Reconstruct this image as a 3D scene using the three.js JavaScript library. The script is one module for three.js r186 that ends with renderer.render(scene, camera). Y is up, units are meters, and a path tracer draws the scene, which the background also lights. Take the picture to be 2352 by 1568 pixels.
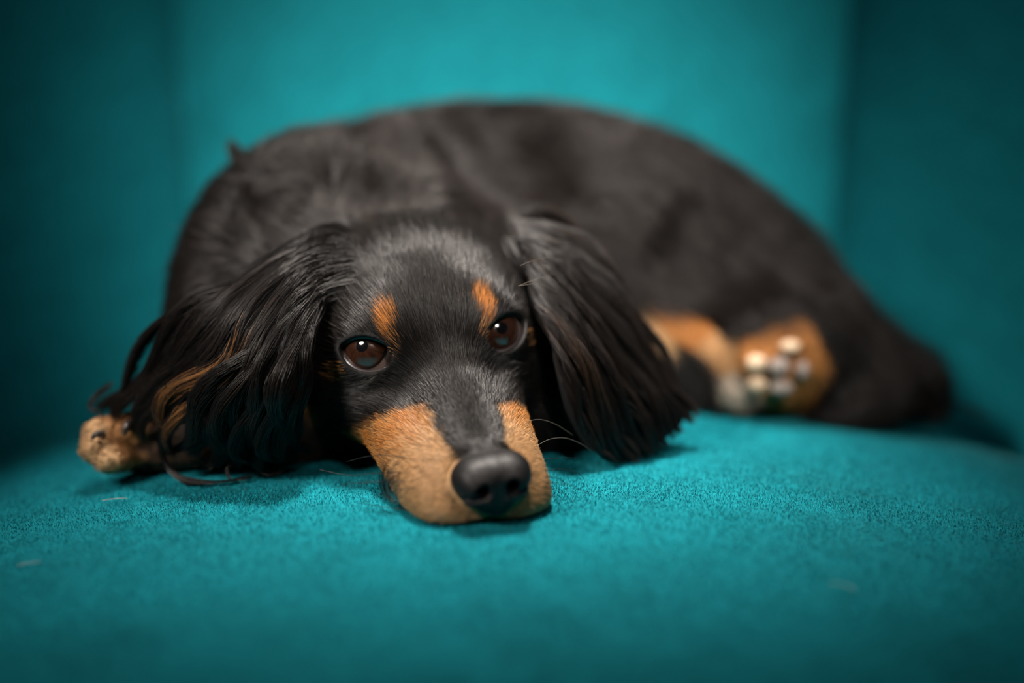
import * as THREE from 'three';
import { RectAreaLightUniformsLib } from 'three/addons/lights/RectAreaLightUniformsLib.js';
import { ImprovedNoise } from 'three/addons/math/ImprovedNoise.js';
import { RoundedBoxGeometry } from 'three/addons/geometries/RoundedBoxGeometry.js';
import { mergeGeometries } from 'three/addons/utils/BufferGeometryUtils.js';

// ------------------------------------------------------------------ camera, lights, exposure
const V3 = THREE.Vector3;
const FOCAL = 3200, PITCH = 11 * Math.PI / 180, CAM_H = 0.146;
const scene = new THREE.Scene();
scene.background = new THREE.Color(0x000000);
const camera = new THREE.PerspectiveCamera(2 * Math.atan(784 / FOCAL) * 180 / Math.PI, 1.5, 0.02, 20);
camera.position.set(0, CAM_H, 0);
camera.rotation.set(-PITCH, 0, 0);
camera.setFocalLength && (camera.filmGauge = 36);
camera.setFocalLength(camera.getFocalLength());
camera.focus = 0.494;
camera.userData.fStop = 2.0; // DOF
scene.add(camera);
const renderer = new THREE.WebGLRenderer({ antialias: true });
renderer.toneMapping = THREE.LinearToneMapping;
renderer.toneMappingExposure = 1.0;
renderer.shadowMap.enabled = true;
renderer.shadowMap.type = THREE.PCFSoftShadowMap;
RectAreaLightUniformsLib.init();

// two softboxes with honeycomb grids above the camera, and a gridded round lamp over the dog: place, aim, power
const LAMPS = [
  { at: [-0.56, 0.64, -0.06], aim: [-0.05, 0.06, -0.56], w: 0.20, h: 0.20, spot: 4.6, area: 4, cone: 0.235, size: 7, color: 0xfff4ea },
  { at: [0.22, 0.70, 0.12], aim: [0.0, 0.09, -0.78], w: 0.20, h: 0.20, spot: 14, area: 4, cone: 0.21, size: 5, color: 0xfff4ea },
  { at: [0.0, 1.0, -0.66], aim: [0.0, 0.0, -0.54], w: 0.2, h: 0, spot: 12.3, area: 0, cone: 0.19, size: 4, color: 0xfff4ea },
];
for (const L of LAMPS) {
  const s = new THREE.SpotLight(L.color, L.spot, 0, L.cone, 1, 2);
  s.position.set(...L.at); s.target.position.set(...L.aim); s.castShadow = true; s.shadow.radius = L.size; s.shadow.mapSize.set(2048, 2048);
  s.shadow.camera.near = 0.05; s.shadow.camera.far = 4; s.shadow.bias = -0.0005;
  scene.add(s, s.target);
  if (L.area) { const a = new THREE.RectAreaLight(L.color, L.area, L.w, L.h); a.position.set(...L.at); a.lookAt(...L.aim); scene.add(a); }
}

// ------------------------------------------------------------------ helpers
let seed = 20240611;
function rnd() { seed |= 0; seed = seed + 0x6D2B79F5 | 0; let t = Math.imul(seed ^ seed >>> 15, 1 | seed); t = t + Math.imul(t ^ t >>> 7, 61 | t) ^ t; return ((t ^ t >>> 14) >>> 0) / 4294967296; }
const rs = () => rnd() * 2 - 1;
const gauss = () => (rnd() + rnd() + rnd() + rnd() - 2);
const noise = new ImprovedNoise();
const clamp = (x, a = 0, b = 1) => Math.max(a, Math.min(b, x));
const sstep = (a, b, x) => { const t = clamp((x - a) / (b - a)); return t * t * (3 - 2 * t); };
const lerp = (a, b, t) => a + (b - a) * t;
const cp = Math.cos(PITCH), sp = Math.sin(PITCH);
// a photograph pixel at a distance along the lens axis -> a place in the world
function px(x, y, depth) {
  const X = (x - 1176) / FOCAL * depth, Y = (784 - y) / FOCAL * depth, Z = -depth;
  return [X, CAM_H + Y * cp + Z * sp, -Y * sp + Z * cp];
}
const camToWorld = (v) => [v[0], v[1] * cp + v[2] * sp, -v[1] * sp + v[2] * cp];
const sub = (a, b) => [a[0] - b[0], a[1] - b[1], a[2] - b[2]];
const add = (a, b) => [a[0] + b[0], a[1] + b[1], a[2] + b[2]];
const mul = (a, s) => [a[0] * s, a[1] * s, a[2] * s];
const dot = (a, b) => a[0] * b[0] + a[1] * b[1] + a[2] * b[2];
const cross = (a, b) => [a[1] * b[2] - a[2] * b[1], a[2] * b[0] - a[0] * b[2], a[0] * b[1] - a[1] * b[0]];
const len = (a) => Math.hypot(a[0], a[1], a[2]);
const nrm = (a) => { const l = len(a) || 1; return [a[0] / l, a[1] / l, a[2] / l]; };
const mix3 = (a, b, t) => [lerp(a[0], b[0], t), lerp(a[1], b[1], t), lerp(a[2], b[2], t)];
function catmull(pts, t) {
  const n = pts.length - 1, f = clamp(t) * n, i = Math.min(n - 1, Math.floor(f)), u = f - i;
  const a = pts[Math.max(0, i - 1)], b = pts[i], c = pts[i + 1], d = pts[Math.min(n, i + 2)];
  const r = [0, 0, 0];
  for (let k = 0; k < 3; k++) r[k] = 0.5 * (2 * b[k] + (c[k] - a[k]) * u + (2 * a[k] - 5 * b[k] + 4 * c[k] - d[k]) * u * u + (3 * b[k] - a[k] - 3 * c[k] + d[k]) * u * u * u);
  return r;
}
const names = {};
function numbered(n) { const k = names[n] = (names[n] || 0) + 1; return k === 1 ? n : n + '_' + String(k - 1).padStart(3, '0'); }
function thing(name, label, category, pos = [0, 0, 0]) {
  const o = new THREE.Group(); o.name = numbered(name); o.position.set(...pos); o.userData = { label, category }; scene.add(o); return o;
}
// a mesh whose geometry is given in world metres, hung under a thing
function part(name, geo, mat, parent, opt = {}) {
  const m = new THREE.Mesh(geo, mat); m.name = name; m.castShadow = m.receiveShadow = true;
  if (parent) { const o = new V3(); for (let p = parent; p; p = p.parent) o.add(p.position); m.position.copy(o).negate(); parent.add(m); } else scene.add(m);
  if (opt.label) m.userData.label = opt.label;
  if (opt.kind) m.userData.kind = opt.kind;
  return m;
}
function structure(name, geo, mat, pos) { const m = new THREE.Mesh(geo, mat); m.name = name; m.position.set(...pos); m.userData.kind = 'structure'; m.castShadow = m.receiveShadow = true; scene.add(m); return m; }
function gridGeo(nu, nv, fn, uvs) {           // fn(i/nu, j/nv) -> point
  const pos = [], uv = [], idx = [];
  for (let j = 0; j <= nv; j++) for (let i = 0; i <= nu; i++) { const p = fn(i / nu, j / nv); pos.push(...p); const q = uvs ? uvs(i / nu, j / nv, p) : [i / nu, j / nv]; uv.push(...q); }
  for (let j = 0; j < nv; j++) for (let i = 0; i < nu; i++) { const a = j * (nu + 1) + i, b = a + 1, c = a + nu + 1, d = c + 1; idx.push(a, b, d, a, d, c); }
  const g = new THREE.BufferGeometry();
  g.setAttribute('position', new THREE.Float32BufferAttribute(pos, 3)); g.setAttribute('uv', new THREE.Float32BufferAttribute(uv, 2)); g.setIndex(idx); g.computeVertexNormals();
  return g;
}
function tube(points, radii, sides = 6, segs = 24) {
  const pos = [], nor = [], idx = [], uv = [];
  let up = [0, 1, 0.01];
  for (let i = 0; i <= segs; i++) {
    const t = i / segs, p = catmull(points, t), q = catmull(points, Math.min(1, t + 0.002)), q0 = catmull(points, Math.max(0, t - 0.002)), T = nrm(sub(q, q0));
    const A = nrm(cross(T, up)), B = cross(T, A); up = B.map((x) => -x);
    const r = typeof radii === 'function' ? radii(t) : lerp(radii[0], radii[1], t);
    for (let k = 0; k < sides; k++) { const a = k / sides * 2 * Math.PI, n = add(mul(A, Math.cos(a)), mul(B, Math.sin(a))); pos.push(...add(p, mul(n, r))); nor.push(...n); uv.push(k / sides, t); }
  }
  for (let i = 0; i < segs; i++) for (let k = 0; k < sides; k++) { const a = i * sides + k, b = i * sides + (k + 1) % sides, c = a + sides, d = b + sides; idx.push(a, b, d, a, d, c); }
  const g = new THREE.BufferGeometry();
  g.setAttribute('position', new THREE.Float32BufferAttribute(pos, 3)); g.setAttribute('normal', new THREE.Float32BufferAttribute(nor, 3)); g.setAttribute('uv', new THREE.Float32BufferAttribute(uv, 2)); g.setIndex(idx);
  return g;
}
function dataTexture(n, fn, srgb, repeat) {
  const d = new Uint8Array(n * n * 4);
  for (let j = 0; j < n; j++) for (let i = 0; i < n; i++) { const c = fn(i / n, j / n), o = (j * n + i) * 4; d[o] = clamp(c[0]) * 255; d[o + 1] = clamp(c[1]) * 255; d[o + 2] = clamp(c[2]) * 255; d[o + 3] = 255; }
  const t = new THREE.DataTexture(d, n, n); t.magFilter = THREE.LinearFilter; t.minFilter = THREE.LinearMipmapLinearFilter; t.generateMipmaps = true; t.wrapS = t.wrapT = THREE.RepeatWrapping;
  if (srgb) t.colorSpace = THREE.SRGBColorSpace; if (repeat) t.repeat.set(...repeat); t.needsUpdate = true; return t;
}

// ------------------------------------------------------------------ signed distances
const smin = (a, b, k) => { const h = Math.max(k - Math.abs(a - b), 0) / k; return Math.min(a, b) - h * h * k * 0.25; };
const smax = (a, b, k) => -smin(-a, -b, k);
function sdCaps(p, a, b, ra, rb) {
  const bx = b[0] - a[0], by = b[1] - a[1], bz = b[2] - a[2], qx = p[0] - a[0], qy = p[1] - a[1], qz = p[2] - a[2];
  const h = clamp((qx * bx + qy * by + qz * bz) / (bx * bx + by * by + bz * bz));
  return Math.hypot(qx - bx * h, qy - by * h, qz - bz * h) - (ra + (rb - ra) * h);
}
function sdEll(p, c, r) {
  const x = p[0] - c[0], y = p[1] - c[1], z = p[2] - c[2];
  const k0 = Math.hypot(x / r[0], y / r[1], z / r[2]), k1 = Math.hypot(x / (r[0] * r[0]), y / (r[1] * r[1]), z / (r[2] * r[2]));
  return k1 < 1e-9 ? -Math.min(r[0], r[1], r[2]) : k0 * (k0 - 1) / k1;
}
function gradOf(f, p, e) {
  const a = f([p[0] + e, p[1] - e, p[2] - e]), b = f([p[0] - e, p[1] - e, p[2] + e]), c = f([p[0] - e, p[1] + e, p[2] - e]), d = f([p[0] + e, p[1] + e, p[2] + e]);
  return nrm([a - b - c + d, -a - b + c + d, -a + b - c + d]);
}
function surfaceNets(f, lo, hi, h) {
  const n = [0, 1, 2].map((k) => Math.ceil((hi[k] - lo[k]) / h) + 1), [nx, ny, nz] = n, S = new Float32Array(nx * ny * nz), p = [0, 0, 0];
  const B = 5;                                  // far blocks are filled from one sample
  for (let K = 0; K < nz; K += B) for (let J = 0; J < ny; J += B) for (let I = 0; I < nx; I += B) {
    p[0] = lo[0] + (I + (B - 1) / 2) * h; p[1] = lo[1] + (J + (B - 1) / 2) * h; p[2] = lo[2] + (K + (B - 1) / 2) * h;
    const c = f(p), far = Math.abs(c) > h * B * 1.5, i1 = Math.min(nx, I + B), j1 = Math.min(ny, J + B), k1 = Math.min(nz, K + B);
    for (let k = K; k < k1; k++) for (let j = J; j < j1; j++) for (let i = I; i < i1; i++) { if (!far) { p[0] = lo[0] + i * h; p[1] = lo[1] + j * h; p[2] = lo[2] + k * h; } S[i + nx * (j + ny * k)] = far ? c : f(p); }
  }
  const id = new Int32Array(nx * ny * nz).fill(-1), pos = [], idx = [], sx = 1, sy = nx, sz = nx * ny;
  const corners = [0, sx, sy, sx + sy, sz, sx + sz, sy + sz, sx + sy + sz], edges = [[0, 1], [2, 3], [4, 5], [6, 7], [0, 2], [1, 3], [4, 6], [5, 7], [0, 4], [1, 5], [2, 6], [3, 7]];
  for (let k = 0; k < nz - 1; k++) for (let j = 0; j < ny - 1; j++) for (let i = 0; i < nx - 1; i++) {
    const b = i + j * sy + k * sz; let m = 0;
    for (let c = 0; c < 8; c++) if (S[b + corners[c]] < 0) m |= 1 << c;
    if (m === 0 || m === 255) continue;
    let X = 0, Y = 0, Z = 0, cnt = 0;
    for (const [u, v] of edges) { if (((m >> u) & 1) === ((m >> v) & 1)) continue; const a = S[b + corners[u]], d = S[b + corners[v]], t = a / (a - d); X += lerp(u & 1, v & 1, t); Y += lerp(u >> 1 & 1, v >> 1 & 1, t); Z += lerp(u >> 2, v >> 2, t); cnt++; }
    id[b] = pos.length / 3; pos.push(lo[0] + (i + X / cnt) * h, lo[1] + (j + Y / cnt) * h, lo[2] + (k + Z / cnt) * h);
  }
  for (let k = 1; k < nz - 1; k++) for (let j = 1; j < ny - 1; j++) for (let i = 1; i < nx - 1; i++) {
    const b = i + j * sy + k * sz, s = S[b] < 0;
    for (const [d, e1, e2] of [[sx, sy, sz], [sy, sz, sx], [sz, sx, sy]]) {
      if (s === S[b + d] < 0) continue;
      const q = [id[b], id[b - e1], id[b - e1 - e2], id[b - e2]]; if (q.some((v) => v < 0)) continue;
      if (s) idx.push(q[0], q[1], q[2], q[0], q[2], q[3]); else idx.push(q[0], q[2], q[1], q[0], q[3], q[2]);
    }
  }
  const nor = new Float32Array(pos.length);
  for (let i = 0; i < pos.length; i += 3) { const g = gradOf(f, [pos[i], pos[i + 1], pos[i + 2]], h * 0.5); nor[i] = g[0]; nor[i + 1] = g[1]; nor[i + 2] = g[2]; }
  return { pos: Float32Array.from(pos), nor, idx };
}
function toGeo({ pos, nor, idx }, colorFn) {
  const g = new THREE.BufferGeometry();
  g.setAttribute('position', new THREE.BufferAttribute(pos, 3)); g.setAttribute('normal', new THREE.BufferAttribute(nor, 3)); g.setIndex(idx);
  if (colorFn) { const c = new Float32Array(pos.length); for (let i = 0; i < pos.length; i += 3) { const k = colorFn([pos[i], pos[i + 1], pos[i + 2]]); c[i] = k[0]; c[i + 1] = k[1]; c[i + 2] = k[2]; } g.setAttribute('color', new THREE.BufferAttribute(c, 3)); }
  return g;
}

// ------------------------------------------------------------------ the room
const wallMat = new THREE.MeshStandardMaterial({ color: 0x3a3a38, roughness: 0.95 });
const floorMat = new THREE.MeshStandardMaterial({ color: 0x2e2620, roughness: 0.7 });
structure('floor', new THREE.BoxGeometry(5, 0.1, 5), floorMat, [0, -0.5, 0]);
structure('ceiling', new THREE.BoxGeometry(5, 0.1, 5), wallMat, [0, 2.15, 0]);
structure('wall_back', new THREE.BoxGeometry(5, 2.6, 0.1), wallMat, [0, 0.83, -2.45]);
structure('wall_front', new THREE.BoxGeometry(5, 2.6, 0.1), wallMat, [0, 0.83, 2.45]);
structure('wall_left', new THREE.BoxGeometry(0.1, 2.6, 4.8), wallMat, [-2.45, 0.83, 0]);
structure('wall_right', new THREE.BoxGeometry(0.1, 2.6, 4.8), wallMat, [2.45, 0.83, 0]);

// ------------------------------------------------------------------ velvet
function fbm(x, y, z, o = 4) { let s = 0, a = 0.5, f = 1; for (let i = 0; i < o; i++) { s += a * noise.noise(x * f, y * f, z + i * 7.3); a *= 0.5; f *= 2; } return s; }
const tile = (x, y, per, z) => {                // noise that repeats over the unit square
  const X = x * per, Y = y * per, wx = x, wy = y, n = (a, b) => noise.noise(a, b, z);
  return lerp(lerp(n(X, Y), n(X - per, Y), wx), lerp(n(X, Y - per), n(X - per, Y - per), wx), wy);
};
// the nap: fine fibre ends and brushed patches, tile 0.12 m
const napColor = dataTexture(1024, (x, y) => {
  const f = tile(x, y, 180, 1.5) * 0.55 + tile(x, y, 90, 4.5) * 0.35 + tile(x, y, 14, 8.5) * 0.25 + tile(x, y, 4, 2.2) * 0.2;
  const k = 1 + f * 0.42; return [0.78 * k, 0.80 * k, 0.80 * k];
}, true);
const napBump = dataTexture(1024, (x, y) => { const f = 0.5 + tile(x, y, 190, 1.5) * 0.45 + tile(x, y, 95, 4.5) * 0.35 + tile(x, y, 30, 9.1) * 0.2; return [f, f, f]; });
const velvet = new THREE.MeshPhysicalMaterial({ color: new THREE.Color().setRGB(0.010, 0.275, 0.330), map: napColor, bumpMap: napBump, bumpScale: 0.0006, roughness: 0.9, sheen: 1, sheenColor: new THREE.Color().setRGB(0.14, 0.60, 0.66), sheenRoughness: 0.4, specularIntensity: 0.12 });
const velvetUV = (s) => [s[0] / 0.12, s[1] / 0.12];

const seatTop = (x, z) => {                     // a crowned cushion; z grows towards the camera
  const dz = z + 0.50;
  return -0.014 * Math.pow(Math.abs(x) / 0.18, 2.0) - 0.02 * Math.pow(clamp(Math.abs(x) - 0.2, 0, 1) / 0.1, 2) - (dz < 0 ? 0.016 * Math.pow(-dz / 0.2, 2) : 0.020 * Math.pow(dz / 0.2, 2.2)) ;
};
const chair = thing('armchair', 'teal velvet armchair with a rounded back and a crowned seat', 'armchair', [0, -0.45, -0.55]);
{
  // seat cushion: top, rounded sides, underside
  const hw = 0.345, z0 = -0.93, z1 = -0.10, T = 0.15, nu = 120, nv = 140;
  const top = gridGeo(nu, nv, (u, v) => {
    const a = (u * 2 - 1), b = (v * 2 - 1), ex = Math.abs(a), ez = Math.abs(b);
    const X = a * hw, Z = lerp(z0, z1, v);
    const edge = Math.max(sstep(0.86, 1, ex), sstep(0.86, 1, ez));
    return [X, seatTop(X, Z) - 0.03 * edge * edge, Z];
  }, (u, v, p) => velvetUV([p[0], p[2]]));
  top.index.array.reverse && top.setIndex(Array.from(top.index.array).reverse()); top.computeVertexNormals();
  const ring = [];
  for (let i = 0; i <= nu; i++) ring.push([i, 0]); for (let j = 1; j <= nv; j++) ring.push([nu, j]); for (let i = nu - 1; i >= 0; i--) ring.push([i, nv]); for (let j = nv - 1; j >= 0; j--) ring.push([0, j]);
  const P = top.attributes.position, at = ([i, j]) => { const k = j * (nu + 1) + i; return [P.getX(k), P.getY(k), P.getZ(k)]; };
  const cx = 0, cz = (z0 + z1) / 2;
  const side = gridGeo(ring.length - 1, 8, (u, v) => { const p = at(ring[Math.round(u * (ring.length - 1))]), out = 1 + 0.03 * Math.sin(v * Math.PI); return [cx + (p[0] - cx) * out, lerp(p[1], -T, v), cz + (p[2] - cz) * out]; }, (u, v) => [u * 20, v * 1.3]);
  const bottom = new THREE.PlaneGeometry(2 * hw, z1 - z0); bottom.rotateX(Math.PI / 2); bottom.translate(0, -T, cz);
  part('seat_cushion', mergeGeometries([top, side, bottom]), velvet, chair, { label: 'domed teal velvet seat cushion' });
  // the pile of the velvet where single tufts can be made out: each tuft leans with the nap
  const N = 330000, tuft = new THREE.BufferGeometry(), W = 0.00012, T0 = 0.00080;
  tuft.setAttribute('position', new THREE.Float32BufferAttribute([-W, -0.0002, 0, W, -0.0002, 0, W * 0.5, T0, 0, -W * 0.5, T0, 0], 3)); tuft.setAttribute('normal', new THREE.Float32BufferAttribute([-0.5, 0.3, 0.8, 0.5, 0.3, 0.8, 0.4, 0.6, 0.7, -0.4, 0.6, 0.7], 3)); tuft.setIndex([0, 1, 2, 0, 2, 3]);
  const pileMat = new THREE.MeshPhysicalMaterial({ color: velvet.color, roughness: 0.85, sheen: 1, sheenColor: velvet.sheenColor, sheenRoughness: 0.4, specularIntensity: 0.12, side: THREE.DoubleSide });
  const pile = new THREE.InstancedMesh(tuft, pileMat, N), M = new THREE.Matrix4(), q4 = new THREE.Quaternion(), e4 = new THREE.Euler(), col = new THREE.Color(), sc = new V3(), ps = new V3();
  for (let i = 0; i < N; i++) {
    const x = rs() * 0.25, z = -0.32 - 0.29 * rnd(), nap = noise.noise(x * 22, z * 22, 5.1) + 0.5 * noise.noise(x * 60, z * 60, 2.7), s = 0.75 + 0.5 * rnd();
    e4.set(0.55 * nap + 0.35 * rs() + 0.25, rnd() * 6.283, 0.5 * rs()); q4.setFromEuler(e4);
    M.compose(ps.set(x, seatTop(x, z) - chair.position.y, z - chair.position.z), q4, sc.set(s, s, s)); pile.setMatrixAt(i, M);
    const t = 0.80 + 0.55 * rnd(); pile.setColorAt(i, col.setRGB(t * 0.9, t, t));
  }
  pile.name = 'velvet_pile'; pile.userData.kind = 'stuff'; pile.castShadow = pile.receiveShadow = true; chair.add(pile);
  // back: three upright panels meeting at deep seams; plan runs round the sitter
  const H0 = -0.12, H1 = 0.52, topAt = (s) => H1 - 0.32 * sstep(1.0, 1.9, Math.abs(s));
  const plan = (s) => {                         // s from -1.9 (left arm front) to 1.9
    const a = Math.abs(s), sg = Math.sign(s);
    if (a <= 1) return [0.2 * s, -0.86 - 0.035 * (1 - s * s)];
    const t = (a - 1) / 0.9, ang = t * 1.35;
    return [sg * (0.2 + 0.16 * Math.sin(ang) / Math.sin(1.35)), -0.86 + 0.62 * Math.pow(t, 1.25)];
  };
  const panel = (name, s0, s1, label) => {
    const front = (u, v) => {
      const s = lerp(s0, s1, u), p = plan(s), q = plan(s + 0.01), y = lerp(H0, topAt(s), v), tx = q[0] - p[0], tz = q[1] - p[1], l = Math.hypot(tx, tz);
      const nx = -tz / l * 1, nz = tx / l;        // towards the sitter
      const bul = 0.022 * (1 - Math.pow(Math.abs(u * 2 - 1), 5)) - 0.02 * Math.pow(v, 10) + 0.004 * fbm(s * 4, y * 6, 3.3, 2) + 0.004 * Math.sin(s * 6 + 1) * sstep(0.1, 0.8, v);
      const widen = 1 + 0.30 * (y - 0.05), lean = -0.10 * (y);
      return [(p[0] + nx * bul) * widen, y, p[1] + nz * bul + lean];
    };
    const back = (u, v) => { const s = lerp(s0, s1, u), p = plan(s), q = plan(s + 0.01), y = lerp(H0, topAt(s), v), tx = q[0] - p[0], tz = q[1] - p[1], l = Math.hypot(tx, tz), th = 0.10; return [(p[0] + tz / l * th) * (1 + 0.30 * (y - 0.05)), y, p[1] - tx / l * th - 0.10 * y]; };
    const nu2 = 60, nv2 = 70, uvs = (u, v) => velvetUV([lerp(s0, s1, u) * 0.25, lerp(H0, H1, v)]);
    const g = [gridGeo(nu2, nv2, front, uvs), gridGeo(nu2, nv2, (u, v) => back(1 - u, v), uvs), gridGeo(nu2, 6, (u, v) => { const a = front(u, 1), b = back(u, 1); const m = mix3(a, b, v); m[1] += 0.025 * Math.sin(v * Math.PI); return m; }, (u, v) => velvetUV([u * 0.3, v * 0.1])),
      gridGeo(6, nv2, (u, v) => mix3(back(0, v), front(0, v), u), (u, v) => velvetUV([u * 0.1, v * 0.6])), gridGeo(6, nv2, (u, v) => mix3(front(1, v), back(1, v), u), (u, v) => velvetUV([u * 0.1, v * 0.6]))];
    part(name, mergeGeometries(g), velvet, chair, { label });
  };
  panel('back_panel', -1, 1, 'wide teal velvet middle panel of the back');
  panel('side_panel', -1.9, -1.004, 'teal velvet wing curving round from the back');
  panel('side_panel', 1.004, 1.9, 'teal velvet wing curving round from the back');
  const wood = new THREE.MeshStandardMaterial({ color: 0x2a1a10, roughness: 0.5 });
  part('seat_frame', new RoundedBoxGeometry(0.68, 0.12, 0.82, 3, 0.02).translate(0, -0.212, -0.515), velvet, chair);
  for (const [x, z] of [[-0.28, -0.16], [0.28, -0.16], [-0.26, -0.84], [0.26, -0.84]]) part('leg', new THREE.CylinderGeometry(0.022, 0.014, 0.18, 16).translate(x, -0.361, z), wood, chair);
}

// ------------------------------------------------------------------ the dog: head frame from eyes and nose
const eyeFrontR = px(842, 808, 0.503), eyeFrontL = px(1160, 755, 0.5155), noseC = px(1140, 1106, 0.453);
const HO = mul(add(eyeFrontR, eyeFrontL), 0.5);
const HX = nrm(sub(eyeFrontL, eyeFrontR)), HZ0 = nrm(sub(noseC, HO)), HY = nrm(cross(HZ0, HX)), HZ = nrm(cross(HX, HY));
const toHead = (p) => { const d = sub(p, HO); return [dot(d, HX) * 100, dot(d, HY) * 100, dot(d, HZ) * 100]; };   // cm
const dirHead = (d) => [dot(d, HX), dot(d, HY), dot(d, HZ)];
const fromHead = (q) => [HO[0] + (HX[0] * q[0] + HY[0] * q[1] + HZ[0] * q[2]) / 100, HO[1] + (HX[1] * q[0] + HY[1] * q[1] + HZ[1] * q[2]) / 100, HO[2] + (HX[2] * q[0] + HY[2] * q[1] + HZ[2] * q[2]) / 100];
const dirFromHead = (q) => [HX[0] * q[0] + HY[0] * q[1] + HZ[0] * q[2], HX[1] * q[0] + HY[1] * q[1] + HZ[1] * q[2], HX[2] * q[0] + HY[2] * q[1] + HZ[2] * q[2]];
const EYE_R = 1.05;
const viewH = dirHead(nrm(sub([0, CAM_H, 0], HO)));
const eyes = [[-2.28, -0.52, -0.62], [2.28, -0.58, -0.60]];
const upH = dirHead([0, 1, 0]);
// frames for the lid openings: axis towards the camera, horizontal across the face
const eyeFrames = eyes.map((c, i) => {
  const g = nrm(add(mul(viewH, 1), mul([i ? 0.42 : -0.16, 0, 0], 1)));
  const t0 = [1, i ? 0.20 : -0.20, i ? -0.22 : 0.24], h = nrm(sub(t0, mul(g, dot(t0, g)))), v = nrm(cross(g, h));
  return { c, g, h, v };
});
function almond(E, q, grow) {                    // distance to the lid opening seen along the eye's axis
  const d = sub(q, E.c), x = dot(d, E.h), y = dot(d, E.v), z = dot(d, E.g);
  const a = 1.11, up = 0.56, lo = 0.72, cU = (a * a - up * up) / (2 * up), rU = cU + up, cL = (a * a - lo * lo) / (2 * lo), rL = cL + lo;
  const dd = smax(Math.hypot(x, y + cU) - rU, Math.hypot(x, y - cL) - rL, 0.12) - grow;
  return Math.max(dd, -z);
}
// cm, head frame
function headSolid(q) {
  const ax = Math.abs(q[0]), m = [ax, q[1], q[2]];
  let d = sdEll(q, [0, -0.85, -3.3], [3.75, 2.75, 3.9]);                        // cranium
  d = smin(d, sdEll(m, [1.6, 0.15, -0.9], [1.7, 1.25, 1.6]), 1.2);              // brows
  d = smin(d, sdCaps(q, [0, -0.85, -0.3], [0, -0.85, 6.0], 1.42, 1.05), 1.5);   // bridge
  d = smin(d, sdEll(m, [2.7, -2.5, -1.8], [1.75, 2.0, 2.6]), 1.6);              // cheeks
  { const wide = q[0] < 0 ? 0.12 : -0.16; d = smin(d, sdCaps(m, [1.55 + wide, -2.5, 0.4], [1.25 + wide, -2.05, 5.2], 1.55, 1.35), 0.9);  // side of the muzzle
    d = smin(d, sdEll(m, [1.12 + wide, -2.05, 6.45], [1.35, 1.35, 1.50]), 0.7); }       // whisker pads
  d = smin(d, sdCaps(q, [0, -3.6, -0.5], [0, -3.1, 5.2], 1.5, 0.85), 0.5);      // lower jaw
  d = smin(d, sdEll(q, [0, -0.75, 6.7], [1.15, 0.95, 0.85]), 0.6);              // seat of the nose
  d = smin(d, sdEll(q, [-0.1, -2.4, 7.75], [1.45, 0.95, 1.0]), 0.5);               // lip under the nose
  for (const E of eyeFrames) d = smin(d, Math.hypot(q[0] - E.c[0], q[1] - E.c[1], q[2] - E.c[2]) - EYE_R - 0.16, 0.55);   // lids
  return d;
}
function headSD(q) {
  let d = headSolid(q);
  for (const E of eyeFrames) { const dx = q[0] - E.c[0], dy = q[1] - E.c[1], dz = q[2] - E.c[2]; if (dx * dx + dy * dy + dz * dz < 9) { d = smax(d, -almond(E, q, 0), 0.12); d = Math.max(d, -(Math.hypot(dx, dy, dz) - EYE_R + 0.02)); } }
  return d;
}
// body: places read off the photograph, distance from the seat it lies on
const seatAt = (p) => seatTop(p[0], p[2]);
const bodyBones = [
  // [ax, ay, depth, r,  bx, by, depth, r,  blend]
  [690, 600, 0.615, 0.040, 870, 575, 0.655, 0.052, 0.03],
  [870, 575, 0.655, 0.052, 1080, 566, 0.695, 0.061, 0.03],
  [1080, 566, 0.695, 0.061, 1310, 576, 0.705, 0.060, 0.03],
  [1310, 576, 0.705, 0.060, 1510, 620, 0.695, 0.053, 0.03],
  [1510, 620, 0.695, 0.053, 1690, 682, 0.675, 0.045, 0.03],
  [665, 760, 0.60, 0.041, 685, 620, 0.615, 0.039, 0.03],       // shoulder and upper arm
  [650, 880, 0.57, 0.033, 665, 760, 0.60, 0.038, 0.03],
  [900, 640, 0.590, 0.035, 800, 600, 0.62, 0.046, 0.03],        // neck
  [1060, 900, 0.575, 0.042, 860, 880, 0.575, 0.040, 0.03],     // throat and chest
  [1240, 900, 0.575, 0.030, 1060, 880, 0.575, 0.040, 0.03],
  [640, 1010, 0.550, 0.017, 430, 1020, 0.545, 0.012, 0.012],  // right foreleg
  [1560, 800, 0.675, 0.034, 1740, 760, 0.675, 0.038, 0.02],      // thighs
  [1700, 790, 0.668, 0.031, 1800, 800, 0.665, 0.024, 0.02],
  [1468, 830, 0.638, 0.0080, 1500, 760, 0.644, 0.0084, 0.006],   // lower hind leg
  [1500, 760, 0.644, 0.0084, 1562, 726, 0.646, 0.0090, 0.006],
  [1562, 726, 0.646, 0.0090, 1625, 768, 0.644, 0.0084, 0.006],
  [1625, 768, 0.644, 0.0084, 1692, 850, 0.640, 0.0075, 0.006],
  [1840, 790, 0.660, 0.026, 2010, 865, 0.660, 0.018, 0.02],    // tail
  [2010, 865, 0.660, 0.018, 2090, 890, 0.655, 0.012, 0.01],
  [2090, 890, 0.655, 0.012, 1960, 930, 0.645, 0.008, 0.01],
].map((b) => ({ a: px(b[0], b[1], b[2]), ra: b[3], b: px(b[4], b[5], b[6]), rb: b[7], k: b[8] }));
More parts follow.
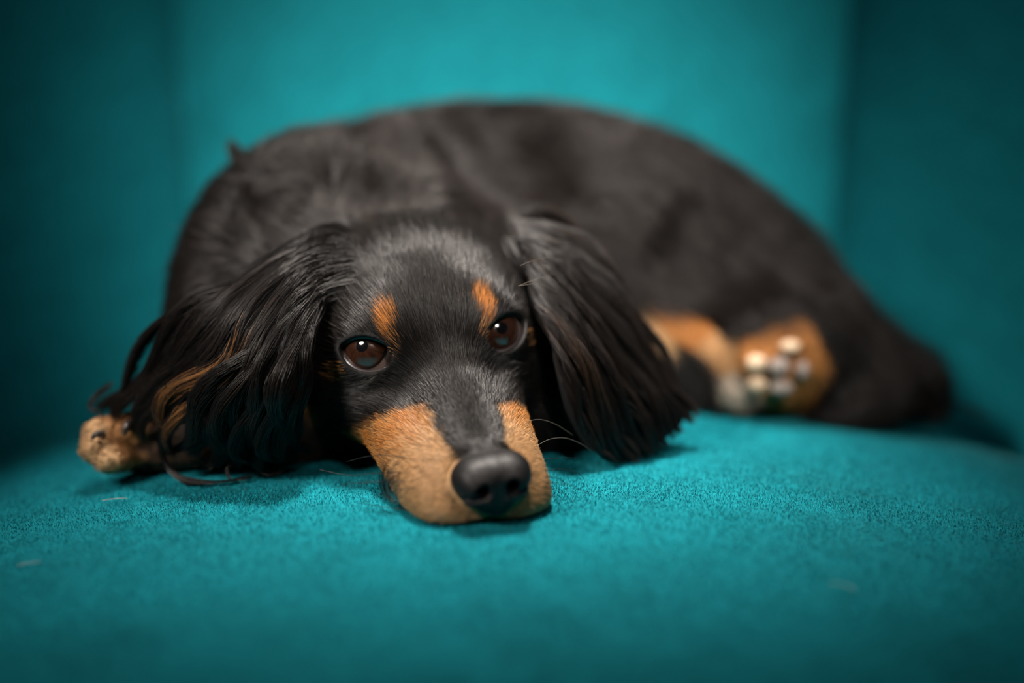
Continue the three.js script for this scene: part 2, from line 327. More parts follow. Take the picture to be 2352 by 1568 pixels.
const balls = [
  // paws: [x, y, depth, r]
  [312, 1022, 0.546, 0.0100, 0.003],
  [222, 992, 0.534, 0.0056, 0.0008], [252, 986, 0.537, 0.0056, 0.002], [216, 1030, 0.530, 0.0058, 0.0008], [250, 1027, 0.533, 0.0058, 0.002], [246, 1060, 0.527, 0.0050, 0.0008], [280, 1056, 0.531, 0.0054, 0.002], [300, 982, 0.537, 0.0066, 0.0015],
  [360, 1020, 0.546, 0.0120, 0.006],
  [1778, 862, 0.640, 0.0150, 0.003], [1736, 830, 0.628, 0.0072, 0.0015], [1815, 798, 0.632, 0.0078, 0.0015], [1774, 805, 0.630, 0.0070, 0.0015], [1840, 845, 0.634, 0.0078, 0.0015],
  [1695, 902, 0.636, 0.0090, 0.003],
].map((b) => ({ c: px(b[0], b[1], b[2]), r: b[3], k: b[4] }));
function bodySmooth(p) {
  let d = 1;
  for (const b of bodyBones) d = smin(d, sdCaps(p, b.a, b.b, b.ra, b.rb), b.k);
  for (const b of balls) d = smin(d, Math.hypot(p[0] - b.c[0], p[1] - b.c[1], p[2] - b.c[2]) - b.r, b.k);
  return d;
}
// folds of the loose skin over neck, flank and haunch: grooves cut into the surface
const folds = [[1045, 278, 1095, 356, .012], [1095, 356, 1185, 440, .012], [815, 290, 927, 356, .008], [850, 435, 905, 440, .010], [600, 470, 655, 420, .008], [1185, 305, 1240, 380, .010], [1651, 490, 1576, 585, .014], [1816, 555, 1860, 610, .012], [1640, 640, 1720, 620, .012], [540, 640, 590, 560, .008]]
  .map((f) => ({ a: hit(f[0], f[1], bodySmooth), b: hit(f[2], f[3], bodySmooth), r: f[4] * 1.4 })).filter((f) => f.a && f.b);
function bodySD(p) {
  let d = bodySmooth(p);
  if (d < 0.04) for (const f of folds) d = smax(d, -sdCaps(p, f.a, f.b, f.r, f.r * 0.8), 0.02);
  return d;
}
const HEAD_C = fromHead([0, -1, 0.5]);
function dogSD(p) {
  let d = bodySD(p);
  const dx = p[0] - HEAD_C[0], dy = p[1] - HEAD_C[1], dz = p[2] - HEAD_C[2];
  if (dx * dx + dy * dy + dz * dz < 0.0225) d = smin(d, headSD(toHead(p)) / 100, 0.008);
  return smax(d, seatAt(p) + 0.0012 - p[1], 0.004);
}

// photograph pixel -> point on the dog
function hit(x, y, f = dogSD, near = 0.40) {
  const o = px(x, y, near), dir = nrm(sub(px(x, y, 1), px(x, y, 0.2))); let t = 0;
  for (let i = 0; i < 120; i++) { const d = f([o[0] + dir[0] * t, o[1] + dir[1] * t, o[2] + dir[2] * t]); if (d < 1e-4) return add(o, mul(dir, t)); t += d * 0.8; if (t > 0.6) break; }
  return null;
}
// ------------------------------------------------------------------ coat colours (linear)
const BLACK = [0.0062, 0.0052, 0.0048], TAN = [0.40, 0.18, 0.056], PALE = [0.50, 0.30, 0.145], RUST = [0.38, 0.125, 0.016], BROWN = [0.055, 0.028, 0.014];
const tanEdge = [[-1.5, 150], [-0.6, 142], [0.3, 128], [1.5, 114], [2.2, 96], [2.8, 70], [3.3, 52], [4.5, 49], [5.6, 42], [6.4, 36], [7.5, 30]];
function tanAngle(z) { if (z <= tanEdge[0][0]) return 200; for (let i = 1; i < tanEdge.length; i++) if (z < tanEdge[i][0]) return lerp(tanEdge[i - 1][1], tanEdge[i][1], (z - tanEdge[i - 1][0]) / (tanEdge[i][0] - tanEdge[i - 1][0])); return 30; }
function headColor(q, j = 0) {                   // j: how ragged the edge is for this hair
  const w = noise.noise(q[0] * 2.2, q[1] * 2.2, q[2] * 2.2), ang = Math.atan2(Math.abs(q[0]), q[1] + 1.2) * 180 / Math.PI;
  let c = BLACK;
  const t = sstep(-4, 5, ang - tanAngle(q[2] - (q[0] > 0 ? 0.5 : 0)) - (q[0] > 0 ? 9 * sstep(6, 3, q[2]) : 0) + w * 7 + j * 5) * (q[1] < -3.4 && q[2] > 1.0 ? 0 : 1);
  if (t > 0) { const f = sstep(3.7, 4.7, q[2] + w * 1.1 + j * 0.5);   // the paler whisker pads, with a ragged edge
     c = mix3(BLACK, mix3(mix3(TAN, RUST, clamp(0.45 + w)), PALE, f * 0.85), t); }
  const m = Math.abs(q[0]);
  let s = Math.hypot((m - 1.72 - 0.10 * (q[2] + 0.1)) / 0.43, (q[1] - 1.30) / 0.55, (q[2] - 0.24) / 0.52); s = 1 - sstep(0.78, 1.12, s + w * 0.10 + j * 0.14);
  if (s > 0) c = mix3(c, RUST, s);
  const k = Math.hypot(m - 4.25, q[1] + 3.3, q[2] + 0.9); if (k < 0.75) c = mix3(c, TAN, 1 - sstep(0.45, 0.72, k + j * 0.15));
  // gold flecks at the corners of the eyes
  const fl = Math.min(Math.hypot(m - 1.55, q[1] - 0.45, q[2] - 0.65), Math.hypot(m - 3.55, q[1] + 0.75, q[2] + 0.1));
  if (fl < 0.42 && j > 0.35) c = mix3(c, TAN, 0.8);
  return c;
}
const tanBones = new Set([13, 14, 15, 16]);
function bodyColor(p, j = 0) {
  let best = 1, col = BLACK;
  bodyBones.forEach((b, i) => { const d = sdCaps(p, b.a, b.b, b.ra, b.rb); if (d < best) { best = d; col = tanBones.has(i) ? TAN : i === 10 ? BROWN : BLACK; if (tanBones.has(i)) col = i === 13 ? PALE : i === 16 ? mix3(TAN, PALE, 0.5) : mix3(TAN, RUST, 0.5); } });
  balls.forEach((b, i) => { const d = Math.hypot(p[0] - b.c[0], p[1] - b.c[1], p[2] - b.c[2]) - b.r; if (d < best) { best = d; col = i === 0 ? BROWN : i < 7 ? (i % 2 ? PALE : mix3(TAN, BROWN, 0.35)) : i === 7 ? mix3(TAN, BROWN, 0.2) : i === 8 ? BROWN : i === 14 ? [0.34, 0.28, 0.22] : mix3(TAN, RUST, 0.3); } });
  return col;
}
function coatColor(p, j) { const q = toHead(p); return headSD(q) / 100 < bodySD(p) + 0.002 ? headColor(q, j) : bodyColor(p, j); }

// ------------------------------------------------------------------ the body: one skin
const DOG_BASE = [0.02, 0, -0.60];
const dog = thing('dog', 'black and tan long-haired dachshund lying curled with chin on the teal seat', 'dog', DOG_BASE);
const headNet = surfaceNets((q) => dogSD(fromHead(q)) * 100, [-5.4, -6.0, -6.4], [5.4, 3.2, 8.8], 0.11);
for (let i = 0; i < headNet.pos.length; i += 3) { const p = fromHead([headNet.pos[i], headNet.pos[i + 1], headNet.pos[i + 2]]), n = dirFromHead([headNet.nor[i], headNet.nor[i + 1], headNet.nor[i + 2]]); headNet.pos.set(p, i); headNet.nor.set(n, i); }
const bodyF = (p) => smax(smin(bodySD(p), sdEll(toHead(p), [0, -0.9, -3.4], [3.4, 2.4, 3.6]) / 100, 0.02), seatAt(p) + 0.0012 - p[1], 0.004);
const bodyNet = surfaceNets(bodyF, [-0.20, -0.05, -0.80], [0.25, 0.16, -0.45], 0.0035);
const skinMat = new THREE.MeshStandardMaterial({ vertexColors: true, roughness: 0.8 });
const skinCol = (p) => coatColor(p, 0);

// ears: each a leather flap lofted through guide lines that run from the root to the tips of its hair
const earGuides = [
  [ // over the foreleg
    [[745, 540, 0.540], [590, 630, 0.524], [450, 700, 0.524], [345, 800, 0.536], [275, 890, 0.546], [205, 938, 0.551]],
    [[735, 570, 0.530], [580, 675, 0.514], [455, 765, 0.514], [375, 865, 0.524], [320, 950, 0.531], [300, 985, 0.538]],
    [[728, 600, 0.522], [590, 715, 0.506], [510, 815, 0.505], [430, 895, 0.513], [380, 960, 0.523], [368, 1020, 0.528]],
    [[722, 630, 0.516], [630, 760, 0.500], [565, 855, 0.498], [490, 945, 0.506], [440, 1010, 0.517], [430, 1050, 0.524]],
    [[718, 655, 0.514], [655, 770, 0.497], [615, 870, 0.495], [565, 955, 0.503], [545, 1015, 0.514], [560, 1055, 0.523]],
    [[718, 675, 0.514], [676, 785, 0.497], [655, 880, 0.495], [630, 960, 0.504], [618, 1020, 0.515], [640, 1056, 0.524]],
    [[722, 695, 0.516], [692, 790, 0.502], [686, 880, 0.502], [680, 960, 0.509], [690, 1010, 0.519], [705, 1040, 0.528]],
  ],
  [ // lying out over the cushion
    [[1170, 500, .560], [1290, 540, .562], [1390, 625, .562], [1465, 750, .563], [1530, 870, .563], [1592, 950, .562]],
    [[1180, 515, .552], [1285, 570, .550], [1375, 665, .550], [1445, 780, .552], [1510, 890, .555], [1580, 978, .556]],
    [[1190, 535, .545], [1275, 600, .540], [1355, 700, .540], [1420, 810, .543], [1490, 920, .546], [1550, 1005, .548]],
    [[1198, 560, .540], [1262, 630, .532], [1335, 730, .531], [1395, 840, .533], [1455, 950, .537], [1510, 1035, .540]],
    [[1205, 590, .536], [1255, 670, .526], [1315, 770, .524], [1365, 880, .526], [1420, 985, .530], [1468, 1052, .533]],
    [[1210, 620, .534], [1252, 710, .522], [1298, 810, .519], [1340, 920, .521], [1385, 1010, .525], [1430, 1060, .530]],
    [[1214, 650, .534], [1256, 745, .521], [1284, 850, .517], [1318, 955, .518], [1358, 1030, .523], [1405, 1056, .528]],
  ],
].map((ear) => ear.map((g) => g.map((c) => px(...c))));
// the roots of the ear over the foreleg start on the crown
[[772, 545], [770, 562], [766, 582], [762, 602], [758, 622], [755, 642], [752, 662]].forEach((c, i) => { const h = hit(...c); if (h) earGuides[0][i].unshift(h); });
function earPoint(ear, u, v) {
  const n = ear.length - 1, f = clamp(u) * n, i = Math.min(n - 1, Math.floor(f));
  const col = []; for (let k = 0; k <= n; k++) col.push(Math.abs(k - f) < 2.1 ? catmull(ear[k], v) : null);
  const a = col[Math.max(0, i - 1)] || col[i], b = col[i], c = col[i + 1], d = col[Math.min(n, i + 2)] || c, t = f - i, r = [0, 0, 0];
  for (let k = 0; k < 3; k++) r[k] = 0.5 * (2 * b[k] + (c[k] - a[k]) * t + (2 * a[k] - 5 * b[k] + 4 * c[k] - d[k]) * t * t + (3 * b[k] - a[k] - 3 * c[k] + d[k]) * t * t * t);
  return r;
}
const earTables = earGuides.map((ear) => {       // sampled once: points and outward normals
  const NU = 48, NV = 60, P = [], N = [];
  for (let j = 0; j <= NV; j++) for (let i = 0; i <= NU; i++) P.push(earPoint(ear, i / NU, j / NV));
  for (let j = 0; j <= NV; j++) for (let i = 0; i <= NU; i++) { const at = (a, b) => P[clamp(b, 0, NV) * (NU + 1) + clamp(a, 0, NU)]; let n = nrm(cross(sub(at(i + 1, j), at(i - 1, j)), sub(at(i, j + 1), at(i, j - 1)))); const toCam = sub([0, CAM_H + 0.2, 0], at(i, j)); if (dot(n, toCam) < 0) n = mul(n, -1); N.push(n); }
  const get = (T, u, v) => { const x = clamp(u) * NU, y = clamp(v) * NV, i = Math.min(NU - 1, Math.floor(x)), j = Math.min(NV - 1, Math.floor(y)), a = x - i, b = y - j, o = j * (NU + 1) + i; return mix3(mix3(T[o], T[o + 1], a), mix3(T[o + NU + 1], T[o + NU + 2], a), b); };
  return { pos: (u, v) => get(P, u, v), nor: (u, v) => nrm(get(N, u, v)) };
});
const flapGeos = earTables.map((e, k) => {
  const L = k ? 0.97 : 0.72, th = 0.0032, f = (s) => (u, v) => { const n = e.nor(u, v * L), edge = Math.sin(Math.PI * clamp(u, 0.02, 0.98)); return add(e.pos(u, v * L), mul(n, -0.0035 - 0.005 * sstep(0.25, 0, v) + s * th * Math.min(1, edge * 2))); };
  const a = gridGeo(40, 50, f(0.5)), b = gridGeo(40, 50, f(-0.5));
  const g = mergeGeometries([a, b]); g.deleteAttribute('uv'); const c = new Float32Array(g.attributes.position.count * 3); for (let i = 0; i < c.length; i += 3) c.set(BLACK, i); g.setAttribute('color', new THREE.BufferAttribute(c, 3)); return g;
});
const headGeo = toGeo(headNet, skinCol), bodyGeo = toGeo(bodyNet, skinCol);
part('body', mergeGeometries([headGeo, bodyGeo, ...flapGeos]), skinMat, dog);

// nose
function noseSD(Q) {
  const ny = Q[1] + 0.41, nz = Q[2] - 6.95, cn = Math.cos(0.40), sn = Math.sin(0.40), q = [Q[0] - 0.06, ny * cn - nz * sn - 0.30, ny * sn + nz * cn + 6.55];
  const m = [Math.abs(q[0]), q[1], q[2]];
  let d = sdEll(q, [0, -0.26, 6.50], [1.24, 0.80, 1.0]);
  d = smin(d, sdEll(m, [0.72, -0.20, 6.60], [0.62, 0.62, 0.78]), 0.25);          // squared shoulders
  d = smin(d, sdEll(m, [0.60, -0.44, 6.88], [0.60, 0.56, 0.74]), 0.25);          // wings
  d = smin(d, sdEll(q, [0, -0.98, 6.75], [0.66, 0.58, 0.66]), 0.4);              // foot
  d = smax(d, -sdCaps(m, [0.52, -0.46, 7.80], [0.46, -0.22, 6.7], 0.30, 0.14), 0.10);
  d = smax(d, -sdCaps(m, [0.60, -0.56, 7.66], [1.30, -0.66, 6.95], 0.17, 0.08), 0.10);
  d = smin(d, sdCaps(m, [0.30, -0.82, 7.46], [0.98, -0.86, 7.02], 0.10, 0.10), 0.14);   // lower rim of the nostril
  d = smax(d, -sdCaps(q, [0, -0.30, 7.70], [0, -1.6, 7.46], 0.05, 0.06), 0.14);
  return d + 0.010 * noise.noise(q[0] * 15, q[1] * 15, q[2] * 15);
}
const noseNet = surfaceNets(noseSD, [-1.8, -2.6, 5.2], [1.8, 1.1, 8.8], 0.05);
for (let i = 0; i < noseNet.pos.length; i += 3) { const p = fromHead([noseNet.pos[i], noseNet.pos[i + 1], noseNet.pos[i + 2]]), n = dirFromHead([noseNet.nor[i], noseNet.nor[i + 1], noseNet.nor[i + 2]]); noseNet.pos.set(p, i); noseNet.nor.set(n, i); }
part('nose', toGeo(noseNet), new THREE.MeshPhysicalMaterial({ color: new THREE.Color().setRGB(0.007, 0.0065, 0.007), specularIntensity: 0.55, roughness: 0.52, clearcoat: 0.04, clearcoatRoughness: 0.35 }), dog, { label: 'matte black nose leather with two comma nostrils' });

// eyes
const irisTex = dataTexture(256, (x, y) => {
  const dx = x - 0.5, dy = y - 0.5, r = Math.hypot(dx, dy) * 2, a = Math.atan2(dy, dx), n = noise.noise(Math.cos(a) * 9, Math.sin(a) * 9, r * 2.5);
  const k = (0.85 + 0.3 * n) * (r > 0.9 ? 0.35 : 1); return [0.225 * k, 0.125 * k, 0.08 * k];
}, true);
eyeFrames.forEach((E, i) => {
  const c = fromHead(E.c), gaze = nrm(sub([i ? 0.20 : -0.19, CAM_H + 0.10, 0], c)), R = EYE_R / 100;
  const cap = (r, ang, bulge = 0, full = ang) => { const g = new THREE.SphereGeometry(r, 48, 24, 0, Math.PI * 2, 0, ang); const P = g.attributes.position, U = g.attributes.uv; for (let k = 0; k < P.count; k++) { const t = Math.acos(clamp(P.getY(k) / r, -1, 1)) / ang, s = 1 + bulge * Math.pow(Math.cos(Math.min(1, t * ang / full) * Math.PI / 2), 2); P.setXYZ(k, P.getX(k) * s, P.getY(k) * s, P.getZ(k) * s); const rad = Math.hypot(P.getX(k), P.getZ(k)) || 1e-9; U.setXY(k, 0.5 + P.getX(k) / rad * t * 0.5, 0.5 + P.getZ(k) / rad * t * 0.5); } g.computeVertexNormals(); return g; };
  const qq = new THREE.Quaternion().setFromUnitVectors(new V3(0, 1, 0), new V3(...gaze));
  const place = (g) => g.applyQuaternion(qq).translate(...c);
  const eye = part('eye', place(new THREE.SphereGeometry(R, 64, 48)), new THREE.MeshPhysicalMaterial({ color: new THREE.Color().setRGB(0.30, 0.21, 0.18), roughness: 0.12, clearcoat: 1, clearcoatRoughness: 0.02 }), dog, { label: 'dark brown eye' });
  const sub2 = (name, g, m) => { const o = new THREE.Mesh(g, m); o.name = name; o.castShadow = o.receiveShadow = true; eye.add(o); return o; };
  sub2('iris', place(cap(R * 1.012, 0.86, 0.05)), new THREE.MeshPhysicalMaterial({ map: irisTex, roughness: 0.25, clearcoat: 1, clearcoatRoughness: 0.0 }));
  sub2('pupil', place(cap(R * 1.0135, 0.21, 0.05, 0.86)), new THREE.MeshPhysicalMaterial({ color: new THREE.Color().setRGB(0.004, 0.004, 0.005), roughness: 0.1, clearcoat: 1, clearcoatRoughness: 0.0 }));
  // wet rims of the lids, following the opening on the ball
  const ringPts = [[], []], a = 1.11, up = 0.56, lo = 0.72;
  for (let s = 0; s < 2; s++) for (let k = 0; k <= 14; k++) { const x = lerp(-a, a, k / 14) * 0.99, h = s ? lo : up, cc = (a * a - h * h) / (2 * h), y = (Math.sqrt(Math.max(0, (cc + h) ** 2 - x * x)) - cc) * (s ? -1 : 1), z = Math.sqrt(Math.max(0.02, (EYE_R + 0.05) ** 2 - x * x - y * y)); ringPts[s].push(fromHead(add(E.c, add(add(mul(E.h, x), mul(E.v, y)), mul(E.g, z))))); }
  part('upper_eyelid', tube(ringPts[0], (t) => 0.0012, 8, 40), new THREE.MeshPhysicalMaterial({ color: new THREE.Color().setRGB(0.012, 0.010, 0.010), roughness: 0.4, clearcoat: 0.5, clearcoatRoughness: 0.2 }), dog);
  part('lower_eyelid', tube(ringPts[1], (t) => 0.0008, 8, 40), new THREE.MeshPhysicalMaterial({ color: new THREE.Color().setRGB(0.045, 0.034, 0.035), roughness: 0.35, clearcoat: 0.7, clearcoatRoughness: 0.12 }), dog);
});
// claws and pads
{
  const clawMat = new THREE.MeshPhysicalMaterial({ color: new THREE.Color().setRGB(0.055, 0.042, 0.038), roughness: 0.4 }), padMat = new THREE.MeshStandardMaterial({ color: new THREE.Color().setRGB(0.55, 0.40, 0.27), roughness: 0.6 }), greyPad = new THREE.MeshStandardMaterial({ color: new THREE.Color().setRGB(0.20, 0.165, 0.145), roughness: 0.75 });
  for (const [a, b, d] of [[[236, 996], [212, 1006], 0.524], [[296, 972], [286, 998], 0.527]]) part('claw', tube([px(...a, d + 0.003), px((a[0] + b[0]) / 2 - 3, (a[1] + b[1]) / 2 - 4, d - 0.001), px(...b, d)], [0.0016, 0.0008], 10, 12), clawMat, dog, { label: 'dark claw' });
  const pads = [[1738, 834, 0.616, 24, 20, padMat], [1790, 842, 0.618, 26, 22, greyPad], [1740, 882, 0.620, 22, 17, padMat], [1795, 890, 0.619, 28, 18, greyPad], [1815, 796, 0.620, 24, 16, padMat], [1843, 850, 0.622, 16, 22, greyPad]];
  for (const [x, y, d, rx, ry, m] of pads) { const g = new THREE.SphereGeometry(1, 24, 16); g.scale(rx / FOCAL * d, ry / FOCAL * d, 0.004); g.translate(...px(x, y, d)); part('paw_pad', g, m, dog); }
}
// ------------------------------------------------------------------ fur
const Q = 1.0;                                   // how much of the coat is grown
class Fur {
  constructor(strands, segs) { const v = strands * (2 * segs + 1); this.p = new Float32Array(v * 3); this.n = new Float32Array(v * 3); this.c = new Float32Array(v * 3); this.i = new Uint32Array(strands * (6 * segs - 3)); this.v = 0; this.k = 0; }
  add(pts, w, N, roll, c0, c1) {                // pts root to tip; N outward; a ribbon shaded as a round hair
    const n = pts.length - 1, v0 = this.v;
    for (const p of pts) { const s = seatAt(p) + 0.0016; if (p[1] < s) p[1] = s; }
    for (let j = 0; j <= n; j++) {
      const a = pts[Math.max(0, j - 1)], b = pts[Math.min(n, j + 1)];
      let tx = b[0] - a[0], ty = b[1] - a[1], tz = b[2] - a[2]; const l = Math.hypot(tx, ty, tz) || 1; tx /= l; ty /= l; tz /= l;
      let wx = ty * N[2] - tz * N[1], wy = tz * N[0] - tx * N[2], wz = tx * N[1] - ty * N[0]; const wl = Math.hypot(wx, wy, wz) || 1; wx /= wl; wy /= wl; wz /= wl;
      let fx = wy * tz - wz * ty, fy = wz * tx - wx * tz, fz = wx * ty - wy * tx;
      const cr = Math.cos(roll), sr = Math.sin(roll), ux = wx * cr + fx * sr, uy = wy * cr + fy * sr, uz = wz * cr + fz * sr; fx = fx * cr - wx * sr; fy = fy * cr - wy * sr; fz = fz * cr - wz * sr;
      const t = j / n, hw = w * 0.5 * (1 - 0.75 * t * t), r = c0[0] + (c1[0] - c0[0]) * t, g = c0[1] + (c1[1] - c0[1]) * t, bl = c0[2] + (c1[2] - c0[2]) * t, p = pts[j];
      for (const s of j === n ? [0] : [-1, 1]) { const o = this.v * 3; this.p[o] = p[0] + ux * hw * s; this.p[o + 1] = p[1] + uy * hw * s; this.p[o + 2] = p[2] + uz * hw * s; this.n[o] = fx + ux * 0.8 * s; this.n[o + 1] = fy + uy * 0.8 * s; this.n[o + 2] = fz + uz * 0.8 * s; const q = Math.hypot(this.n[o], this.n[o + 1], this.n[o + 2]) || 1; this.n[o] /= q; this.n[o + 1] /= q; this.n[o + 2] /= q; this.c[o] = r; this.c[o + 1] = g; this.c[o + 2] = bl; this.v++; }
    }
    for (let j = 0; j < n; j++) { const a = v0 + 2 * j; if (j < n - 1) { this.i[this.k++] = a; this.i[this.k++] = a + 1; this.i[this.k++] = a + 3; this.i[this.k++] = a; this.i[this.k++] = a + 3; this.i[this.k++] = a + 2; } else { this.i[this.k++] = a; this.i[this.k++] = a + 1; this.i[this.k++] = a + 2; } }
  }
  geo() { const g = new THREE.BufferGeometry(); g.setAttribute('position', new THREE.BufferAttribute(this.p.slice(0, this.v * 3), 3)); g.setAttribute('normal', new THREE.BufferAttribute(this.n.slice(0, this.v * 3), 3)); g.setAttribute('color', new THREE.BufferAttribute(this.c.slice(0, this.v * 3), 3)); g.setIndex(new THREE.BufferAttribute(this.i.slice(0, this.k), 1)); return g; }
}
const furMat = new THREE.MeshPhysicalMaterial({ vertexColors: true, roughness: 0.34, specularIntensity: 0.58, side: THREE.DoubleSide });
const bodyFurMat = new THREE.MeshPhysicalMaterial({ vertexColors: true, roughness: 0.46, specularIntensity: 0.44, side: THREE.DoubleSide });
class Field {                                    // a distance field kept on a grid, for growing hair quickly
  constructor(f, lo, hi, h) { this.lo = lo; this.h = h; this.n = [0, 1, 2].map((k) => Math.ceil((hi[k] - lo[k]) / h) + 1); const [nx, ny, nz] = this.n; this.s = new Float32Array(nx * ny * nz); let o = 0; for (let k = 0; k < nz; k++) for (let j = 0; j < ny; j++) for (let i = 0; i < nx; i++) this.s[o++] = f([lo[0] + i * h, lo[1] + j * h, lo[2] + k * h]); }
  at(p, g) {
    const [nx, ny, nz] = this.n, x = clamp((p[0] - this.lo[0]) / this.h, 0, nx - 1.001), y = clamp((p[1] - this.lo[1]) / this.h, 0, ny - 1.001), z = clamp((p[2] - this.lo[2]) / this.h, 0, nz - 1.001), i = x | 0, j = y | 0, k = z | 0, a = x - i, b = y - j, c = z - k, o = i + nx * (j + ny * k), S = this.s, Y = nx, Z = nx * ny;
    const s000 = S[o], s100 = S[o + 1], s010 = S[o + Y], s110 = S[o + Y + 1], s001 = S[o + Z], s101 = S[o + Z + 1], s011 = S[o + Y + Z], s111 = S[o + Y + Z + 1];
    const x00 = s000 + (s100 - s000) * a, x10 = s010 + (s110 - s010) * a, x01 = s001 + (s101 - s001) * a, x11 = s011 + (s111 - s011) * a, y0 = x00 + (x10 - x00) * b, y1 = x01 + (x11 - x01) * b;
    if (g) { g[0] = (((s100 - s000) * (1 - b) + (s110 - s010) * b) * (1 - c) + ((s101 - s001) * (1 - b) + (s111 - s011) * b) * c); g[1] = (x10 - x00) * (1 - c) + (x11 - x01) * c; g[2] = y1 - y0; const l = Math.hypot(g[0], g[1], g[2]) || 1; g[0] /= l; g[1] /= l; g[2] /= l; }
    return y0 + (y1 - y0) * c;
  }
}
function sampler(geo, weight) {                  // random places on a surface, by area and a weight
  const P = geo.attributes.position.array, N = geo.attributes.normal.array, I = geo.index.array, n = I.length / 3, cum = new Float64Array(n); let s = 0;
  for (let t = 0; t < n; t++) { const a = I[t * 3] * 3, b = I[t * 3 + 1] * 3, c = I[t * 3 + 2] * 3; const A = len(cross([P[b] - P[a], P[b + 1] - P[a + 1], P[b + 2] - P[a + 2]], [P[c] - P[a], P[c + 1] - P[a + 1], P[c + 2] - P[a + 2]])) / 2; s += A * weight([(P[a] + P[b] + P[c]) / 3, (P[a + 1] + P[b + 1] + P[c + 1]) / 3, (P[a + 2] + P[b + 2] + P[c + 2]) / 3], [N[a], N[a + 1], N[a + 2]]); cum[t] = s; }
  return () => { const r = rnd() * s; let lo = 0, hi = n - 1; while (lo < hi) { const m = (lo + hi) >> 1; if (cum[m] < r) lo = m + 1; else hi = m; } let u = rnd(), v = rnd(); if (u + v > 1) { u = 1 - u; v = 1 - v; } const a = I[lo * 3] * 3, b = I[lo * 3 + 1] * 3, c = I[lo * 3 + 2] * 3, w = 1 - u - v; return [P[a] * w + P[b] * u + P[c] * v, P[a + 1] * w + P[b + 1] * u + P[c + 1] * v, P[a + 2] * w + P[b + 2] * u + P[c + 2] * v]; };
}
const G = [0, 0, 0];
function grow(field, p, flow, L, segs, lift, unit, jit) {   // a hair that follows the skin at a growing height
  const pts = [p.slice()]; let q = p.slice();
  for (let s = 1; s <= segs; s++) {
    const d = flow(q, s / segs), h = lift * L * Math.pow(s / segs, 0.8); q = [q[0] + (d[0] + jit[0]) * L / segs, q[1] + (d[1] + jit[1]) * L / segs, q[2] + (d[2] + jit[2]) * L / segs];
    const sd = field.at(q, G), k = clamp(h - sd, -L, L * 0.6); q = [q[0] + G[0] * k, q[1] + G[1] * k, q[2] + G[2] * k]; pts.push(q);
  }
  return pts;
}
const shade = (c, s) => [c[0] * s, c[1] * s, c[2] * s];

// length of a hair of the head in centimetres (not a colour): 0.3 on the muzzle, about 1 on the forehead, 2 on nape and temples, stubble by the lids
function hairLengthCm(q, nearEye) {
  const onBridge = sstep(-0.5, 3.0, q[2]), onMuzzle = sstep(4.0, 6.5, q[2]), onNape = sstep(-3.4, -5.5, q[2]), onCheek = sstep(2.2, 4, Math.abs(q[0])) * sstep(0.5, -2, q[2]);
  const onTemple = sstep(2.6, 3.6, Math.abs(q[0])) * sstep(-1.6, -3.2, q[2]) * sstep(-2.5, -0.5, q[1]);
  const cm = Math.min(lerp(lerp(1.05, 0.42, onBridge), 0.30, onMuzzle) * (0.85 + onNape), 0.22 + nearEye * 0.75);
  return cm * (1 + 0.5 * onCheek) * (1 + 1.1 * onTemple) * (0.7 + 0.5 * rnd());
}
